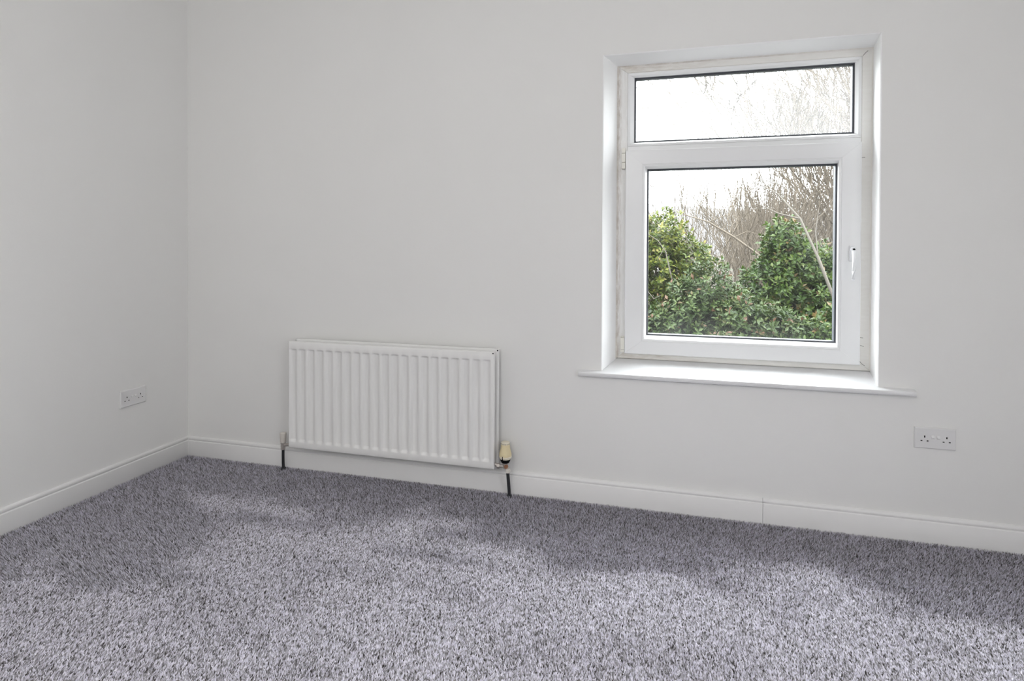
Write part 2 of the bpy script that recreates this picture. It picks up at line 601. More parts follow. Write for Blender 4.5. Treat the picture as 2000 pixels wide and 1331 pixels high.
FR_O = (FX0, FZ0, FX1, FZ1)
FR_I = (2.472, 0.700, 3.484, 2.046)
prof = [(FR_O, 0.205), (FR_O, FY + 0.002), (inset(FR_O, 0.003), FY), (inset(FR_I, -0.003), FY), (FR_I, FY + 0.003), (FR_I, 0.205)]
for s, m_ in ((0, 'upvc_bottom'), (1, 'upvc_bottom'), (2, 'upvc_bottom'), (3, 'upvc_dirty')):
    mitre_bar(prof, s).build('frame_bar', M[m_], win)
MB().box((FR_I[0], FY + 0.0005, 1.640), (FR_I[2], 0.204, 1.690), 0.002).build('transom', M['upvc'], win)
# fixed top light: glazing beads, rubber seal, pane
TB_O, TB_I = (2.472, 1.690, 3.484, 2.046), (2.502, 1.711, 3.461, 2.026)
prof = [(TB_O, 0.160), (TB_O, FY + 0.001), (inset(TB_O, 0.002), FY - 0.001), (inset(TB_O, 0.012), FY + 0.001), (TB_I, 0.157), (TB_I, 0.160)]
for s in range(4):
    mitre_bar(prof, s, 0.0004).build('glazing_bead', M['upvc'], win)


def seal(r, y0, y1, d, name, parent):
    o_, i_ = inset(r, -0.004), inset(r, d)
    p_ = [(o_, y1), (o_, y0 + 0.002), (r, y0), (inset(r, d * 0.6), y0 + 0.001), (i_, y0 + 0.004), (i_, y1)]
    m_ = MB()
    for s_ in range(4):
        q = mitre_bar(p_, s_, 0.0)
        m_.add(q.v, q.f)
    return m_.build(name, M['gasket'], parent)


seal(TB_I, 0.1575, 0.190, 0.0080, 'rubber_seal', win)
MB().box((TB_I[0] - 0.002, 0.164, TB_I[1] - 0.002), (TB_I[2] + 0.002, 0.168, TB_I[3] + 0.002)).build('upper_pane', M['glass_top'], win)['label'] = 'hazy upper pane'

# opening sash, standing proud of the frame
SA_O, SA_B, SA_I = (2.464, 0.686, 3.482, 1.668), (2.546, 0.750, 3.402, 1.599), (2.566, 0.776, 3.391, 1.578)
SY = 0.118
sash = MB()
prof = [(SA_O, FY - 0.001), (SA_O, SY + 0.004), (inset(SA_O, 0.0015), SY + 0.001), (inset(SA_O, 0.005), SY), (inset(SA_B, -0.002), SY),
        (SA_B, SY + 0.0015), (inset(SA_B, 0.002), SY), (inset(SA_B, 0.010), SY + 0.003), (SA_I, 0.140), (SA_I, 0.146), (inset(SA_I, -0.03), FY + 0.006)]
sash = empty('sash', (2.973, SY, 0.686))
sash.parent = win
sash.matrix_parent_inverse = Matrix.Translation(win.location).inverted()


def sub(o):
    o.matrix_parent_inverse = Matrix.Translation(sash.location).inverted()
    return o


for s in range(4):
    sub(mitre_bar(prof, s, 0.0003).build('sash_bar', M['upvc'], sash))
sub(seal(SA_I, 0.1405, 0.176, 0.0070, 'rubber_seal', sash))
lp = sub(MB().box((SA_I[0] - 0.002, 0.149, SA_I[1] - 0.002), (SA_I[2] + 0.002, 0.153, SA_I[3] + 0.002)).build('lower_pane', M['glass_low'], sash))
lp['label'] = 'clear lower pane streaked near its bottom edge'

# hinges on the left edge
for z0, z1, cuts in ((1.580, 1.682, (1.612, 1.656)), (0.690, 0.768, (0.704, 0.762))):
    h = empty('hinge', (2.4535, 0.13, z0))
    h.parent = win
    h.matrix_parent_inverse = Matrix.Translation(win.location).inverted()
    zs = [z0] + list(cuts) + [z1]
    for i in range(3):
        k = MB().box((2.4450, 0.120, zs[i] + 0.0006), (2.4628, FY + 0.001, zs[i + 1] - 0.0006), 0.002).build('knuckle', M['hinge'], h)
        k.matrix_parent_inverse = Matrix.Translation(h.location).inverted()
# lever handle on the right stile
hd = empty('lever_handle', (3.4445, SY, 1.19))
hd.parent = win
hd.matrix_parent_inverse = Matrix.Translation(win.location).inverted()


def hsub(o):
    o.matrix_parent_inverse = Matrix.Translation(hd.location).inverted()
    return o


hsub(MB().box((3.4330, SY - 0.010, 1.140), (3.4570, SY + 0.001, 1.212), 0.005).build('back_plate', M['handle'], hd, smooth=60))
hsub(MB().lathe((3.4475, SY - 0.0005, 1.1945), [(0.0112, 0.0), (0.0112, -0.018), (0.0095, -0.022), (0.0060, -0.0222)], 20, 'y').build('neck', M['handle'], hd, smooth=40))
kh = hsub(MB().lathe((3.4475, SY - 0.0225, 1.1945), [(0.0052, 0.003), (0.0052, -0.0012), (0.0040, -0.0018)], 16, 'y').build('lock_button', M['black'], hd, smooth=40))
kh['label'] = 'black lock button'
hsub(MB().tube([(3.4475, SY - 0.014, 1.190), (3.4450, SY - 0.030, 1.178), (3.4435, SY - 0.040, 1.150), (3.4415, SY - 0.043, 1.100), (3.4400, SY - 0.041, 1.066), (3.4398, SY - 0.039, 1.060)],
               [0.0080, 0.0088, 0.0082, 0.0074, 0.0070, 0.0040], 12).build('lever', M['handle'], hd, smooth=50))
hsub(MB().lathe((3.4510, SY - 0.010, 1.1640), [(0.0040, 0.001), (0.0040, -0.0022), (0.0022, -0.0026)], 12, 'y').build('screw', M['chrome'], hd, smooth=40))

# grubby sealant where the frame meets the plaster
prof = [(inset(FR_O, -0.003), FY + 0.001), (inset(FR_O, -0.003), FY - 0.008), (inset(FR_O, 0.003), FY - 0.002), (inset(FR_O, 0.006), FY + 0.001)]
for s in range(1, 4):
    mitre_bar(prof, s, 0.0).build('sealant_bead', M['caulk'], win)
# hairline scratches and a mitre crack at the right-hand corners
for pts in ([(3.483, 0.806), (3.499, 0.804)], [(3.483, 0.772), (3.492, 0.769), (3.502, 0.766)], [(3.486, 0.700), (3.496, 0.688), (3.506, 0.681)],
            [(3.484, 1.600), (3.500, 1.6005)], [(3.487, 2.048), (3.497, 2.060), (3.507, 2.069)]):
    MB().tube([(x, FY - 0.0002, z) for x, z in pts], 0.0009, 5).build('scratch', M['scratch'], win)

# sill board: sloping painted board with a rounded nose and horns past the opening
sill = MB()
NOSE = [(0.0, 0.5935), (-0.022, 0.5935), (-0.0265, 0.5955), (-0.0285, 0.600), (-0.0285, 0.6085), (-0.0268, 0.6130), (-0.022, 0.6155), (0.0, 0.6206)]
sill.prism(NOSE, lambda t, p: ((2.2615, 3.6455)[t], p[0], p[1]))
deck = [(OX0 + 0.0005, 0.0, 0.6206), (OX1 - 0.0005, 0.0, 0.6206), (FX1 - 0.001, FY, 0.6562), (FX1 - 0.001, FY + 0.066, 0.6578), (FX0 + 0.001, FY + 0.066, 0.6578), (FX0 + 0.001, FY, 0.6562)]
low = [(OX0 + 0.0005, 0.0, 0.5935), (OX1 - 0.0005, 0.0, 0.5935), (FX1 - 0.001, FY, 0.594), (FX1 - 0.001, FY + 0.066, 0.594), (FX0 + 0.001, FY + 0.066, 0.594), (FX0 + 0.001, FY, 0.594)]
sill.add(deck + low, [(0, 1, 2, 5), (5, 2, 3, 4), (11, 8, 7, 6), (10, 9, 8, 11)] + [(k, k + 6, (k + 1) % 6 + 6, (k + 1) % 6) for k in range(6)])
sill.build('window_sill', M['sill'], win, smooth=35)

# ------------------------------------------------------------------ radiator
rad_o = tag(empty('radiator', (1.306, -0.07, 0.0)), 'white double-panel radiator with vertical flutes below and left of the window', 'radiator')


def rpart(o, label=None):
    if label:
        o['label'] = label
    return o


def fluted_panel(x0, x1, z0, z1, yf, thick, zf0, zf1, c0, pitch, n, depth):
    xs = [x0, x0 + 0.0015, x0 + 0.005]
    prof_u = [(-0.46, 0.0), (-0.36, 0.10), (-0.26, 0.72), (-0.17, 1.0), (0.0, 1.0), (0.17, 1.0), (0.26, 0.72), (0.36, 0.10), (0.46, 0.0)]
    dx = [0, 0, 0]
    for i in range(n):
        for u, d in prof_u:
            xs.append(c0 + pitch * (i + u))
            dx.append(d)
    xs += [x1 - 0.005, x1 - 0.0015, x1]
    dx += [0, 0, 0]
    zs = [z0, z0 + 0.0015, z0 + 0.006, zf0 - 0.006, zf0 - 0.002, zf0 + 0.006, zf0 + 0.010, (zf0 + zf1) / 2, zf1 - 0.009, zf1 - 0.005, zf1 + 0.001, zf1 + 0.003, z1 - 0.006, z1 - 0.0015, z1]
    dz = [0, 0, 0, 0, 0.08, 0.9, 1, 1, 1, 0.9, 0.08, 0, 0, 0, 0]
    vv_, ff_ = [], []
    nx, nz = len(xs), len(zs)
    for j in range(nz):
        ez = 0.006 if j in (0, nz - 1) else (0.002 if j in (1, nz - 2) else 0.0)
        for i in range(nx):
            ex = 0.006 if i in (0, nx - 1) else (0.002 if i in (1, nx - 2) else 0.0)
            vv_.append((xs[i], yf + max(ex, ez) + depth * dx[i] * dz[j], zs[j]))
    for j in range(nz - 1):
        for i in range(nx - 1):
            ff_.append((j * nx + i, j * nx + i + 1, (j + 1) * nx + i + 1, (j + 1) * nx + i))
    m_ = MB().add(vv_, ff_)
    # returned edges and flat back
    per = [i for i in range(nx)] + [j * nx + nx - 1 for j in range(1, nz)] + [(nz - 1) * nx + i for i in range(nx - 2, -1, -1)] + [j * nx for j in range(nz - 2, 0, -1)]
    back = [(vv_[k][0], yf + thick, vv_[k][2]) for k in per]
    o_ = len(m_.v)
    m_.v += back
    L = len(per)
    for k in range(L):
        m_.f.append((per[k], per[(k + 1) % L], o_ + (k + 1) % L, o_ + k))
        m_.mi.append(0)
    m_.f.append(tuple(o_ + k for k in range(L)))
    m_.mi.append(0)
    return m_


CP = (1.8325 - 0.7705) / 20
rpart(fluted_panel(0.7415, 1.8715, 0.1375, 0.6990, -0.100, 0.016, 0.176, 0.659, 0.7705, CP, 21, 0.0120).build('front_panel', M['radiator'], rad_o, smooth=50))
rpart(fluted_panel(0.7500, 1.8780, 0.1375, 0.7050, -0.050, 0.016, 0.176, 0.659, 0.7760, CP, 21, 0.0085).build('rear_panel', M['radiator'], rad_o, smooth=50))
for x in (0.775, 1.845):
    for z in (0.160, 0.678):
        MB().tube([(x, -0.090, z), (x, -0.046, z)], 0.013, 14).build('connector', M['radiator'], rad_o, smooth=50)
for x, y, z in ((1.8655, -0.0985, 0.692), (1.8735, -0.049, 0.698)):
    rpart(MB().lathe((x, y, z), [(0.0032, 0.004), (0.0032, -0.0025), (0.002, -0.003)], 10, 'y').build('bleed_screw', M['black'], rad_o), 'small dark bleed screw')
for x in (0.95, 1.66):
    MB().box((x, -0.036, 0.30), (x + 0.03, -0.0005, 0.60), 0.002).build('wall_bracket', M['radiator'], rad_o)
# tails into the valves
rpart(MB().tube([(1.860, -0.070, 0.158), (1.882, -0.070, 0.150), (1.8905, -0.070, 0.147)], [0.008, 0.009, 0.009], 14).lathe((1.886, -0.070, 0.148), [(0.013, -0.006), (0.0135, 0.0), (0.013, 0.007)], 6, 'x').build('valve_tail', M['chrome'], rad_o, smooth=40))
rpart(MB().tube([(0.760, -0.070, 0.150), (0.715, -0.070, 0.141), (0.695, -0.070, 0.138)], 0.0085, 12).build('valve_tail', M['chrome'], rad_o, smooth=40))


def holder(name, loc, label):
    e = empty(name, loc)
    e.parent = rad_o
    e.matrix_parent_inverse = Matrix.Translation(rad_o.location).inverted()
    e['label'] = label
    return e


def under(o, e, label=None):
    o.matrix_parent_inverse = Matrix.Translation(e.location).inverted()
    if label:
        o['label'] = label
    return o


TV = (1.9205, -0.070, 0.0)
tv = holder('thermostatic_valve', TV, 'yellowed thermostatic valve on the right-hand end')
under(MB().lathe((TV[0], TV[1], 0), [(0.016, 0.184), (0.0245, 0.188), (0.0295, 0.199), (0.0300, 0.210), (0.0270, 0.222), (0.0235, 0.234), (0.0220, 0.248), (0.0215, 0.2565)], 28).build('valve_head', M['cream'], tv, smooth=40), tv, 'yellowed cream valve head')
under(MB().lathe((TV[0], TV[1], 0), [(0.0220, 0.2565), (0.0222, 0.259), (0.0205, 0.2655), (0.0150, 0.268), (0.0040, 0.2685)], 28).build('head_cap', M['creamlight'], tv, smooth=40), tv, 'pale top cap')
for k in range(9):
    a = -PI / 2 + (k - 4) * 0.33
    c, s_ = math.cos(a), math.sin(a)
    under(MB().box((TV[0] + 0.0212 * c - 0.0012, TV[1] + 0.0212 * s_ - 0.0012, 0.2575), (TV[0] + 0.0212 * c + 0.0012, TV[1] + 0.0212 * s_ + 0.0012, 0.2620)).build('scale_mark', M['scratch'], tv), tv)
under(MB().lathe((TV[0], TV[1], 0), [(0.0245, 0.186), (0.0298, 0.1935), (0.0305, 0.1985), (0.0297, 0.2005), (0.020, 0.2005)], 28).build('setting_ring', M['creamlight'], tv, smooth=40), tv, 'pale setting ring')
under(MB().lathe((TV[0], TV[1], 0), [(0.013, 0.166), (0.0185, 0.1685), (0.0235, 0.178), (0.0250, 0.186), (0.015, 0.1865)], 24).box((TV[0] - 0.008, TV[1] - 0.0305, 0.176), (TV[0] - 0.0045, TV[1] - 0.020, 0.204)).build('collar', M['black'], tv, smooth=40), tv, 'black collar with pointer')
under(MB().lathe((TV[0], TV[1], 0), [(0.0105, 0.140), (0.0125, 0.146), (0.0125, 0.160), (0.0150, 0.162), (0.0150, 0.167)], 20).tube([(1.8900, -0.070, 0.1475), (1.9205, -0.070, 0.1490)], 0.0085, 12).build('valve_body', M['chrome'], tv, smooth=40), tv)
under(MB().lathe((1.9275, -0.080, 0.1525), [(0.0095, -0.006), (0.0105, 0.0), (0.0085, 0.006)], 8, 'y').build('copper_cap', M['copper'], tv, smooth=20), tv, 'copper-brown plug')
under(MB().lathe((1.9325, TV[1], 0), [(0.0105, 0.120), (0.0125, 0.1225), (0.0125, 0.136), (0.0105, 0.141)], 6).build('compression_nut', M['capwhite'], tv), tv, 'paint-spattered nut')
under(MB().tube([(1.9325, -0.070, 0.124), (1.9330, -0.069, 0.110), (1.9338, -0.060, 0.070), (1.9338, -0.048, 0.030), (1.9328, -0.040, 0.004), (1.9326, -0.040, -0.010)], 0.0080, 14).lathe((1.9326, -0.040, 0.0), [(0.0125, -0.010), (0.0115, 0.002), (0.008, 0.004)], 16).build('pipe', M['pipe'], tv, smooth=50), tv, 'dark painted pipe')

LV = (0.6885, -0.070, 0.0)
lv = holder('lockshield_valve', LV, 'small capped valve on the left-hand end')
under(MB().lathe((LV[0], LV[1], 0), [(0.0135, 0.152), (0.0150, 0.156), (0.0175, 0.196), (0.0165, 0.2025), (0.0080, 0.2045)], 20).build('cap', M['capwhite'], lv, smooth=40), lv, 'grubby white plastic cap')
under(MB().lathe((LV[0], LV[1], 0), [(0.0110, 0.126), (0.0130, 0.132), (0.0110, 0.140), (0.0135, 0.146), (0.0120, 0.153)], 18).build('valve_body', M['chrome'], lv, smooth=40), lv)
under(MB().lathe((LV[0], LV[1], 0), [(0.0115, 0.113), (0.0130, 0.116), (0.0130, 0.126), (0.0115, 0.129)], 6).build('compression_nut', M['chrome'], lv), lv)
under(MB().tube([(0.6885, -0.070, 0.118), (0.6880, -0.069, 0.105), (0.6800, -0.058, 0.070), (0.6715, -0.046, 0.030), (0.6690, -0.040, 0.004), (0.6688, -0.040, -0.010)], 0.0075, 14).lathe((0.6688, -0.040, 0.0), [(0.0155, -0.010), (0.0140, 0.003), (0.008, 0.005)], 16).build('pipe', M['pipe'], lv, smooth=50), lv, 'dark painted pipe')


# ------------------------------------------------------------------ double sockets
def double_socket(loc, rz, label):
    """faceplate 146 x 86 mm built at the origin facing -Y, then turned and placed"""
    W, H, D = 0.073, 0.043, 0.0095
    e = empty('double_socket', loc)
    e.rotation_euler = (0, 0, rz)
    tag(e, label, 'socket', 'double power sockets')
    slots = []
    for cx_ in (-0.0385, 0.0395):
        slots += [(cx_ + 0.0005, 0.0062, 0.0022, 0.0042), (cx_ - 0.0108, -0.0112, 0.0034, 0.0019), (cx_ + 0.0108, -0.0112, 0.0034, 0.0019)]
    # front face as a grid with the slots cut out
    xs = sorted({-W + 0.004, W - 0.004} | {s[0] - s[2] for s in slots} | {s[0] + s[2] for s in slots})
    zs = sorted({-H + 0.004, H - 0.004} | {s[1] - s[3] for s in slots} | {s[1] + s[3] for s in slots})
    m_ = MB()
    for i in range(len(xs) - 1):
        for j in range(len(zs) - 1):
            mx_, mz_ = (xs[i] + xs[i + 1]) / 2, (zs[j] + zs[j + 1]) / 2
            if any(abs(mx_ - s[0]) < s[2] and abs(mz_ - s[1]) < s[3] for s in slots):
                continue
            m_.add([(xs[i], -D, zs[j]), (xs[i + 1], -D, zs[j]), (xs[i + 1], -D, zs[j + 1]), (xs[i], -D, zs[j + 1])], [(0, 1, 2, 3)])
    rings = [((-W + 0.004, -H + 0.004, W - 0.004, H - 0.004), -D), ((-W + 0.0012, -H + 0.0012, W - 0.0012, H - 0.0012), -D + 0.0014), ((-W, -H, W, H), -D + 0.004), ((-W, -H, W, H), 0.0)]
    vv_ = []
    for r, y in rings:
        vv_ += rect_pts(r, y)
    m_.add(vv_, [(i * 4 + k, i * 4 + (k + 1) % 4, (i + 1) * 4 + (k + 1) % 4, (i + 1) * 4 + k) for i in range(3) for k in range(4)])
    me_ = m_.build('faceplate', M['socket'], None, smooth=None)
    me_.parent = e
    for s in slots:
        q = MB()
        x0, x1, z0, z1 = s[0] - s[2], s[0] + s[2], s[1] - s[3], s[1] + s[3]
        q.add(rect_pts((x0, z0, x1, z1), -D + 0.0002) + rect_pts((x0, z0, x1, z1), -D + 0.006), [(0, 1, 5, 4), (1, 2, 6, 5), (2, 3, 7, 6), (3, 0, 4, 7), (4, 5, 6, 7)])
        o_ = q.build('pin_slot', M['black'])
        o_.parent = e
    for cx_ in (-0.0095, 0.0105):
        q = MB()
        # rocker: leans out at the bottom
        q.add([(cx_ - 0.0062, -D + 0.001, -0.006), (cx_ + 0.0062, -D + 0.001, -0.006), (cx_ + 0.0062, -D + 0.001, 0.013), (cx_ - 0.0062, -D + 0.001, 0.013),
               (cx_ - 0.0055, -D - 0.0006, 0.0005), (cx_ + 0.0055, -D - 0.0006, 0.0005), (cx_ + 0.0055, -D - 0.0042, 0.0028), (cx_ - 0.0055, -D - 0.0042, 0.0028),
               (cx_ + 0.0055, -D - 0.0010, 0.012), (cx_ - 0.0055, -D - 0.0010, 0.012)],
              [(0, 1, 5, 4), (4, 5, 6, 7), (7, 6, 8, 9), (9, 8, 2, 3), (0, 4, 7, 9, 3), (1, 2, 8, 6, 5), (3, 2, 1, 0)])
        o_ = q.build('switch', M['socket'])
        o_.parent = e
    return e


double_socket((3.7205, 0.0, 0.4243), 0, 'white double socket on the window wall, low right of the window')
double_socket((0.0, -0.3563, 0.4180), PI / 2, 'white double socket on the left wall near the corner')
# ------------------------------------------------------------------ outside: ground, hills
GZ = -2.6
M['ground'] = mat('winter_undergrowth', (0.0400, 0.0325, 0.0200), 0.95, vary=0.5, scale=1.5, detail=8)
M['hill'] = mat('haze_tinted_hillside', (0.0265, 0.0262, 0.0300), 0.95, vary=0.15, scale=0.05, detail=8)  # distance haze painted in as a pale lavender-grey base colour
M['snow'] = mat('pale_frosted_upland', (0.0400, 0.0400, 0.0420), 0.9, vary=0.05, scale=0.02)
M['slope'] = mat('brown_woodland_floor', (0.0180, 0.0150, 0.0095), 0.95, vary=0.4, scale=0.8, detail=8)


def terrain(name, x0, x1, y0, y1, nx, ny, hfun, m_):
    xs, ys = np.linspace(x0, x1, nx), np.linspace(y0, y1, ny)
    X, Y = np.meshgrid(xs, ys)
    Z = hfun(X, Y)
    q = MB()
    q.v = [tuple(p) for p in np.stack([X, Y, Z], -1).reshape(-1, 3)]
    q.f = [(j * nx + i, j * nx + i + 1, (j + 1) * nx + i + 1, (j + 1) * nx + i) for j in range(ny - 1) for i in range(nx - 1)]
    q.mi = [0] * len(q.f)
    return tag(q.build(name, m_, smooth=80), kind='structure')


def slope_z(X, Y):
    t = np.clip((np.asarray(Y) - 16) / 40.0, 0, 1)
    return GZ + 2.9 * t * t * (3 - 2 * t) + 0.5 * vnoise(X, Y, 0.08, 21) * t + 0.035 * np.clip(np.asarray(X) - 6, 0, 40) * t


terrain('hillside', -45, 110, 0.9, 60, 70, 40, slope_z, M['slope'])
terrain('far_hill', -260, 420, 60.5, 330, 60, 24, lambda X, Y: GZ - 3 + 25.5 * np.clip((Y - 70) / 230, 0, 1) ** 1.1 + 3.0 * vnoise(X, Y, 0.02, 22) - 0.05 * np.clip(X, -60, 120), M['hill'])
terrain('upland', -600, 800, 331, 900, 40, 14, lambda X, Y: 10 + 56.0 * np.clip((Y - 331) / 540, 0, 1) + 10 * vnoise(X, Y, 0.012, 23) - 0.10 * np.clip(X + 24, -50, 260), M['snow'])

# ------------------------------------------------------------------ plants
M['bark'] = mat('grey_brown_bark', (0.0600, 0.0500, 0.0375), 0.9, vary=0.3, scale=8)
M['twig'] = mat('brown_bare_twigs', (0.0480, 0.0370, 0.0250), 0.9, vary=0.4, scale=3)
M['paletwig'] = mat('pale_dead_twigs', (0.0400, 0.0345, 0.0270), 0.9, vary=0.2, scale=8)
M['leaf_yellow'] = tint_mat('yellow_green_ivy_leaf', [(0, (0.006, 0.012, 0.002)), (0.45, (0.027, 0.042, 0.004)), (0.8, (0.076, 0.083, 0.010)), (1, (0.110, 0.098, 0.030))], 0.45, 0.2, 0.25)
M['leaf_green'] = tint_mat('mid_green_laurel_leaf', [(0, (0.004, 0.010, 0.002)), (0.5, (0.0155, 0.0315, 0.004)), (0.85, (0.038, 0.056, 0.009)), (1, (0.056, 0.038, 0.014))], 0.42, 0.2, 0.25)
M['leaf_dull'] = tint_mat('dull_green_shrub_leaf', [(0, (0.0045, 0.0100, 0.0025)), (0.5, (0.0165, 0.0295, 0.0065)), (0.82, (0.036, 0.050, 0.014)), (1, (0.064, 0.037, 0.022))], 0.44, 0.2, 0.22)


def leaf_mass(blobs, n_sprig, leaf_len, seed, inner=0.35):
    """sprigs of pointed, folded leaves over lumpy blobs; returns verts, flat faces, counts, tint"""
    r = np.random.default_rng(seed)
    B = np.array(blobs, float)                       # cx cy cz rx ry rz
    wgt = B[:, 3] * B[:, 5] + B[:, 3] * B[:, 4]
    idx = r.choice(len(B), n_sprig, p=wgt / wgt.sum())
    d = r.normal(size=(n_sprig, 3))
    d /= np.linalg.norm(d, axis=1)[:, None]
    shell = np.where(r.random(n_sprig) < inner, r.uniform(0.45, 0.85, n_sprig), r.uniform(0.85, 1.08, n_sprig))
    lump = 0.84 + 0.34 * vnoise(d[:, 0] * 3 + idx * 1.7, d[:, 2] * 3 + d[:, 1] * 2, 1.6, seed + 1)
    P = B[idx, :3] + d * B[idx, 3:6] * (shell * lump)[:, None]
    deep = np.clip((shell - 0.45) / 0.6, 0, 1)
    # sprig axis: outward and up
    ax = d * 0.8 + np.array([0, 0, 0.65]) + r.normal(0, 0.35, (n_sprig, 3))
    ax /= np.linalg.norm(ax, axis=1)[:, None]
    K = 7
    s1 = np.cross(ax, np.array([0.3, 0.5, 0.81]))
    s1 /= np.linalg.norm(s1, axis=1)[:, None]
    s2 = np.cross(ax, s1)
    ph = (np.arange(K) * 2.4)[None, :] + r.uniform(0, 6.28, n_sprig)[:, None]
    el = np.linspace(0.25, 1.0, K)[None, :] + r.normal(0, 0.15, (n_sprig, K))
    rad_d = np.cos(ph)[..., None] * s1[:, None] + np.sin(ph)[..., None] * s2[:, None]
    ld = rad_d * np.cos(el)[..., None] + ax[:, None] * np.sin(el)[..., None]
    ld[..., 2] -= 0.18
    ld /= np.linalg.norm(ld, axis=-1)[..., None]
    base = P[:, None] + ax[:, None] * (np.linspace(-0.6, 0.25, K)[None, :, None] * leaf_len) + rad_d * 0.006
    wd = np.cross(ld, ax[:, None])
    wd /= np.linalg.norm(wd, axis=-1)[..., None] + 1e-9
    nn_ = np.cross(wd, ld)
    Ln = (leaf_len * r.uniform(0.65, 1.2, (n_sprig, K)))[..., None]
    Wd = Ln * 0.27
    mid1 = base + ld * Ln * 0.45
    pts = np.stack([base, mid1 + wd * Wd + nn_ * Wd * 0.35, mid1, mid1 - wd * Wd + nn_ * Wd * 0.35, base + ld * Ln - nn_ * Wd * 0.25], 2)  # 5 verts
    nL = n_sprig * K
    V_ = pts.reshape(nL * 5, 3)
    f_ = (np.arange(nL)[:, None, None] * 5 + np.array([[0, 2, 1], [0, 3, 2], [2, 4, 1], [2, 3, 4]])[None]).ravel()
    t_ = np.clip(0.16 + 0.34 * r.random((n_sprig, 1)) + r.normal(0.08, 0.13, (n_sprig, K)) + 0.08 * deep[:, None] + np.linspace(0, 0.12, K)[None], 0, 0.94)
    tip = r.random(n_sprig) < 0.13
    t_[tip, K - 2:] = 1.0
    return V_, f_, np.full(nL * 4, 3), np.repeat(t_.ravel(), 4)


def shrub(name, label, cat, blobs, n, leaf, m_, seed, stems):
    base = (float(np.mean([b[0] for b in blobs])), float(np.mean([b[1] for b in blobs])), GZ)
    e = tag(empty(name, base), label, cat)
    inv = Matrix.Translation(base).inverted()
    V_, f_, c_, t_ = leaf_mass(blobs, n, leaf, seed)
    o_ = fast_mesh('foliage', V_, f_, c_, m_, None, t_)
    o_.parent = e
    o_.matrix_parent_inverse = inv
    o_['kind'] = 'stuff'
    r = random.Random(seed)
    for k in range(stems):
        b = blobs[(k * 3) % len(blobs)]
        p0 = Vector((base[0] + r.uniform(-0.25, 0.25), base[1] + r.uniform(-0.15, 0.15), GZ - 0.05))
        p3 = Vector((b[0], b[1], b[2] + b[5] * 0.5))
        p1 = p0.lerp(p3, 0.35) + Vector((r.uniform(-0.1, 0.1), r.uniform(-0.1, 0.1), 0.1))
        p2 = p0.lerp(p3, 0.7) + Vector((r.uniform(-0.12, 0.12), r.uniform(-0.1, 0.1), 0.05))
        s_ = MB().tube([p0, p1, p2, p3], [0.035, 0.028, 0.020, 0.008], 7).build('stem', M['bark'], None, smooth=60)
        s_.parent = e
        s_.matrix_parent_inverse = inv
    return e


class Tree:
    """bare branching skeleton collected as thin tubes"""

    def __init__(self, seed):
        self.r = random.Random(seed)
        self.trunk = MB()
        self.twigs = MB()

    def grow(self, p, d, length, rad, depth, spread, up, maxd, ntw, thin=0.0050):
        r = self.r
        pts, rads = [p.copy()], [rad]
        n_ = 4 if depth < 2 else 3
        q = p.copy()
        dd = d.copy()
        for i in range(n_):
            dd = (dd + Vector((r.uniform(-1, 1), r.uniform(-1, 1), r.uniform(-1, 1))) * 0.16 + Vector((0, 0, up))).normalized()
            q = q + dd * (length / n_)
            pts.append(q.copy())
            rads.append(rad * (1 - 0.55 * (i + 1) / n_))
        (self.trunk if depth == 0 else self.twigs).tube(pts, rads, 6 if depth == 0 else (4 if depth < 3 else 3), caps=False)
        if depth >= maxd:
            return
        for k in range(ntw[min(depth, len(ntw) - 1)]):
            t = r.uniform(0.28, 1.0)
            i = min(int(t * n_), n_ - 1)
            b = pts[i].lerp(pts[i + 1], t * n_ - i)
            side = Vector((r.uniform(-1, 1), r.uniform(-1, 1), r.uniform(-0.6, 1.0))).normalized()
            nd = (dd + side * spread * r.uniform(0.6, 1.3)).normalized()
            self.grow(b, nd, length * r.uniform(0.45, 0.72), max(rads[i] * 0.58, thin), depth + 1, spread, up, maxd, ntw, thin)

    def build(self, name, label, cat, base, m_trunk, m_twig, group=None):
        e = tag(empty(name, base), label, cat, group)
        inv = Matrix.Translation(base).inverted()
        a = self.trunk.build('trunk', m_trunk, None, smooth=60)
        b = self.twigs.build('twigs', m_twig, None)
        b['kind'] = 'stuff'
        for o_ in (a, b):
            o_.parent = e
            o_.matrix_parent_inverse = inv
        return e


# evergreen shrubs outside the window (cx, cy, cz, rx, ry, rz)
shrub('ivy_shrub', 'yellow-green ivy-clad shrub at the left edge of the lower pane', 'shrub',
      [(2.62, 6.3, 1.36, .36, .36, .40), (2.98, 6.3, 0.98, .34, .36, .36), (2.50, 6.2, 0.92, .42, .40, .45), (2.12, 6.3, 1.25, .45, .45, .5),
       (2.85, 6.4, 0.55, .40, .40, .40), (2.2, 6.3, 0.3, .6, .45, .6), (2.5, 6.4, -.6, .7, .5, .8), (2.6, 6.4, -1.6, .7, .5, .8)],
      3600, 0.078, M['leaf_yellow'], 31, 4)
shrub('dull_shrub', 'dull green bushy shrub at lower left, below the yellow-green ivy', 'shrub',
      [(3.22, 5.7, 0.62, .36, .36, .40), (2.95, 5.6, 0.30, .40, .40, .42), (2.62, 5.6, 0.05, .42, .40, .40), (3.45, 5.7, 0.25, .32, .36, .36), (3.1, 5.5, -0.15, .50, .42, .42),
       (2.3, 5.6, -.1, .5, .4, .4), (2.9, 5.6, -1.0, .8, .5, .7), (2.9, 5.6, -1.9, .8, .5, .7)],
      3300, 0.074, M['leaf_dull'], 32, 4)
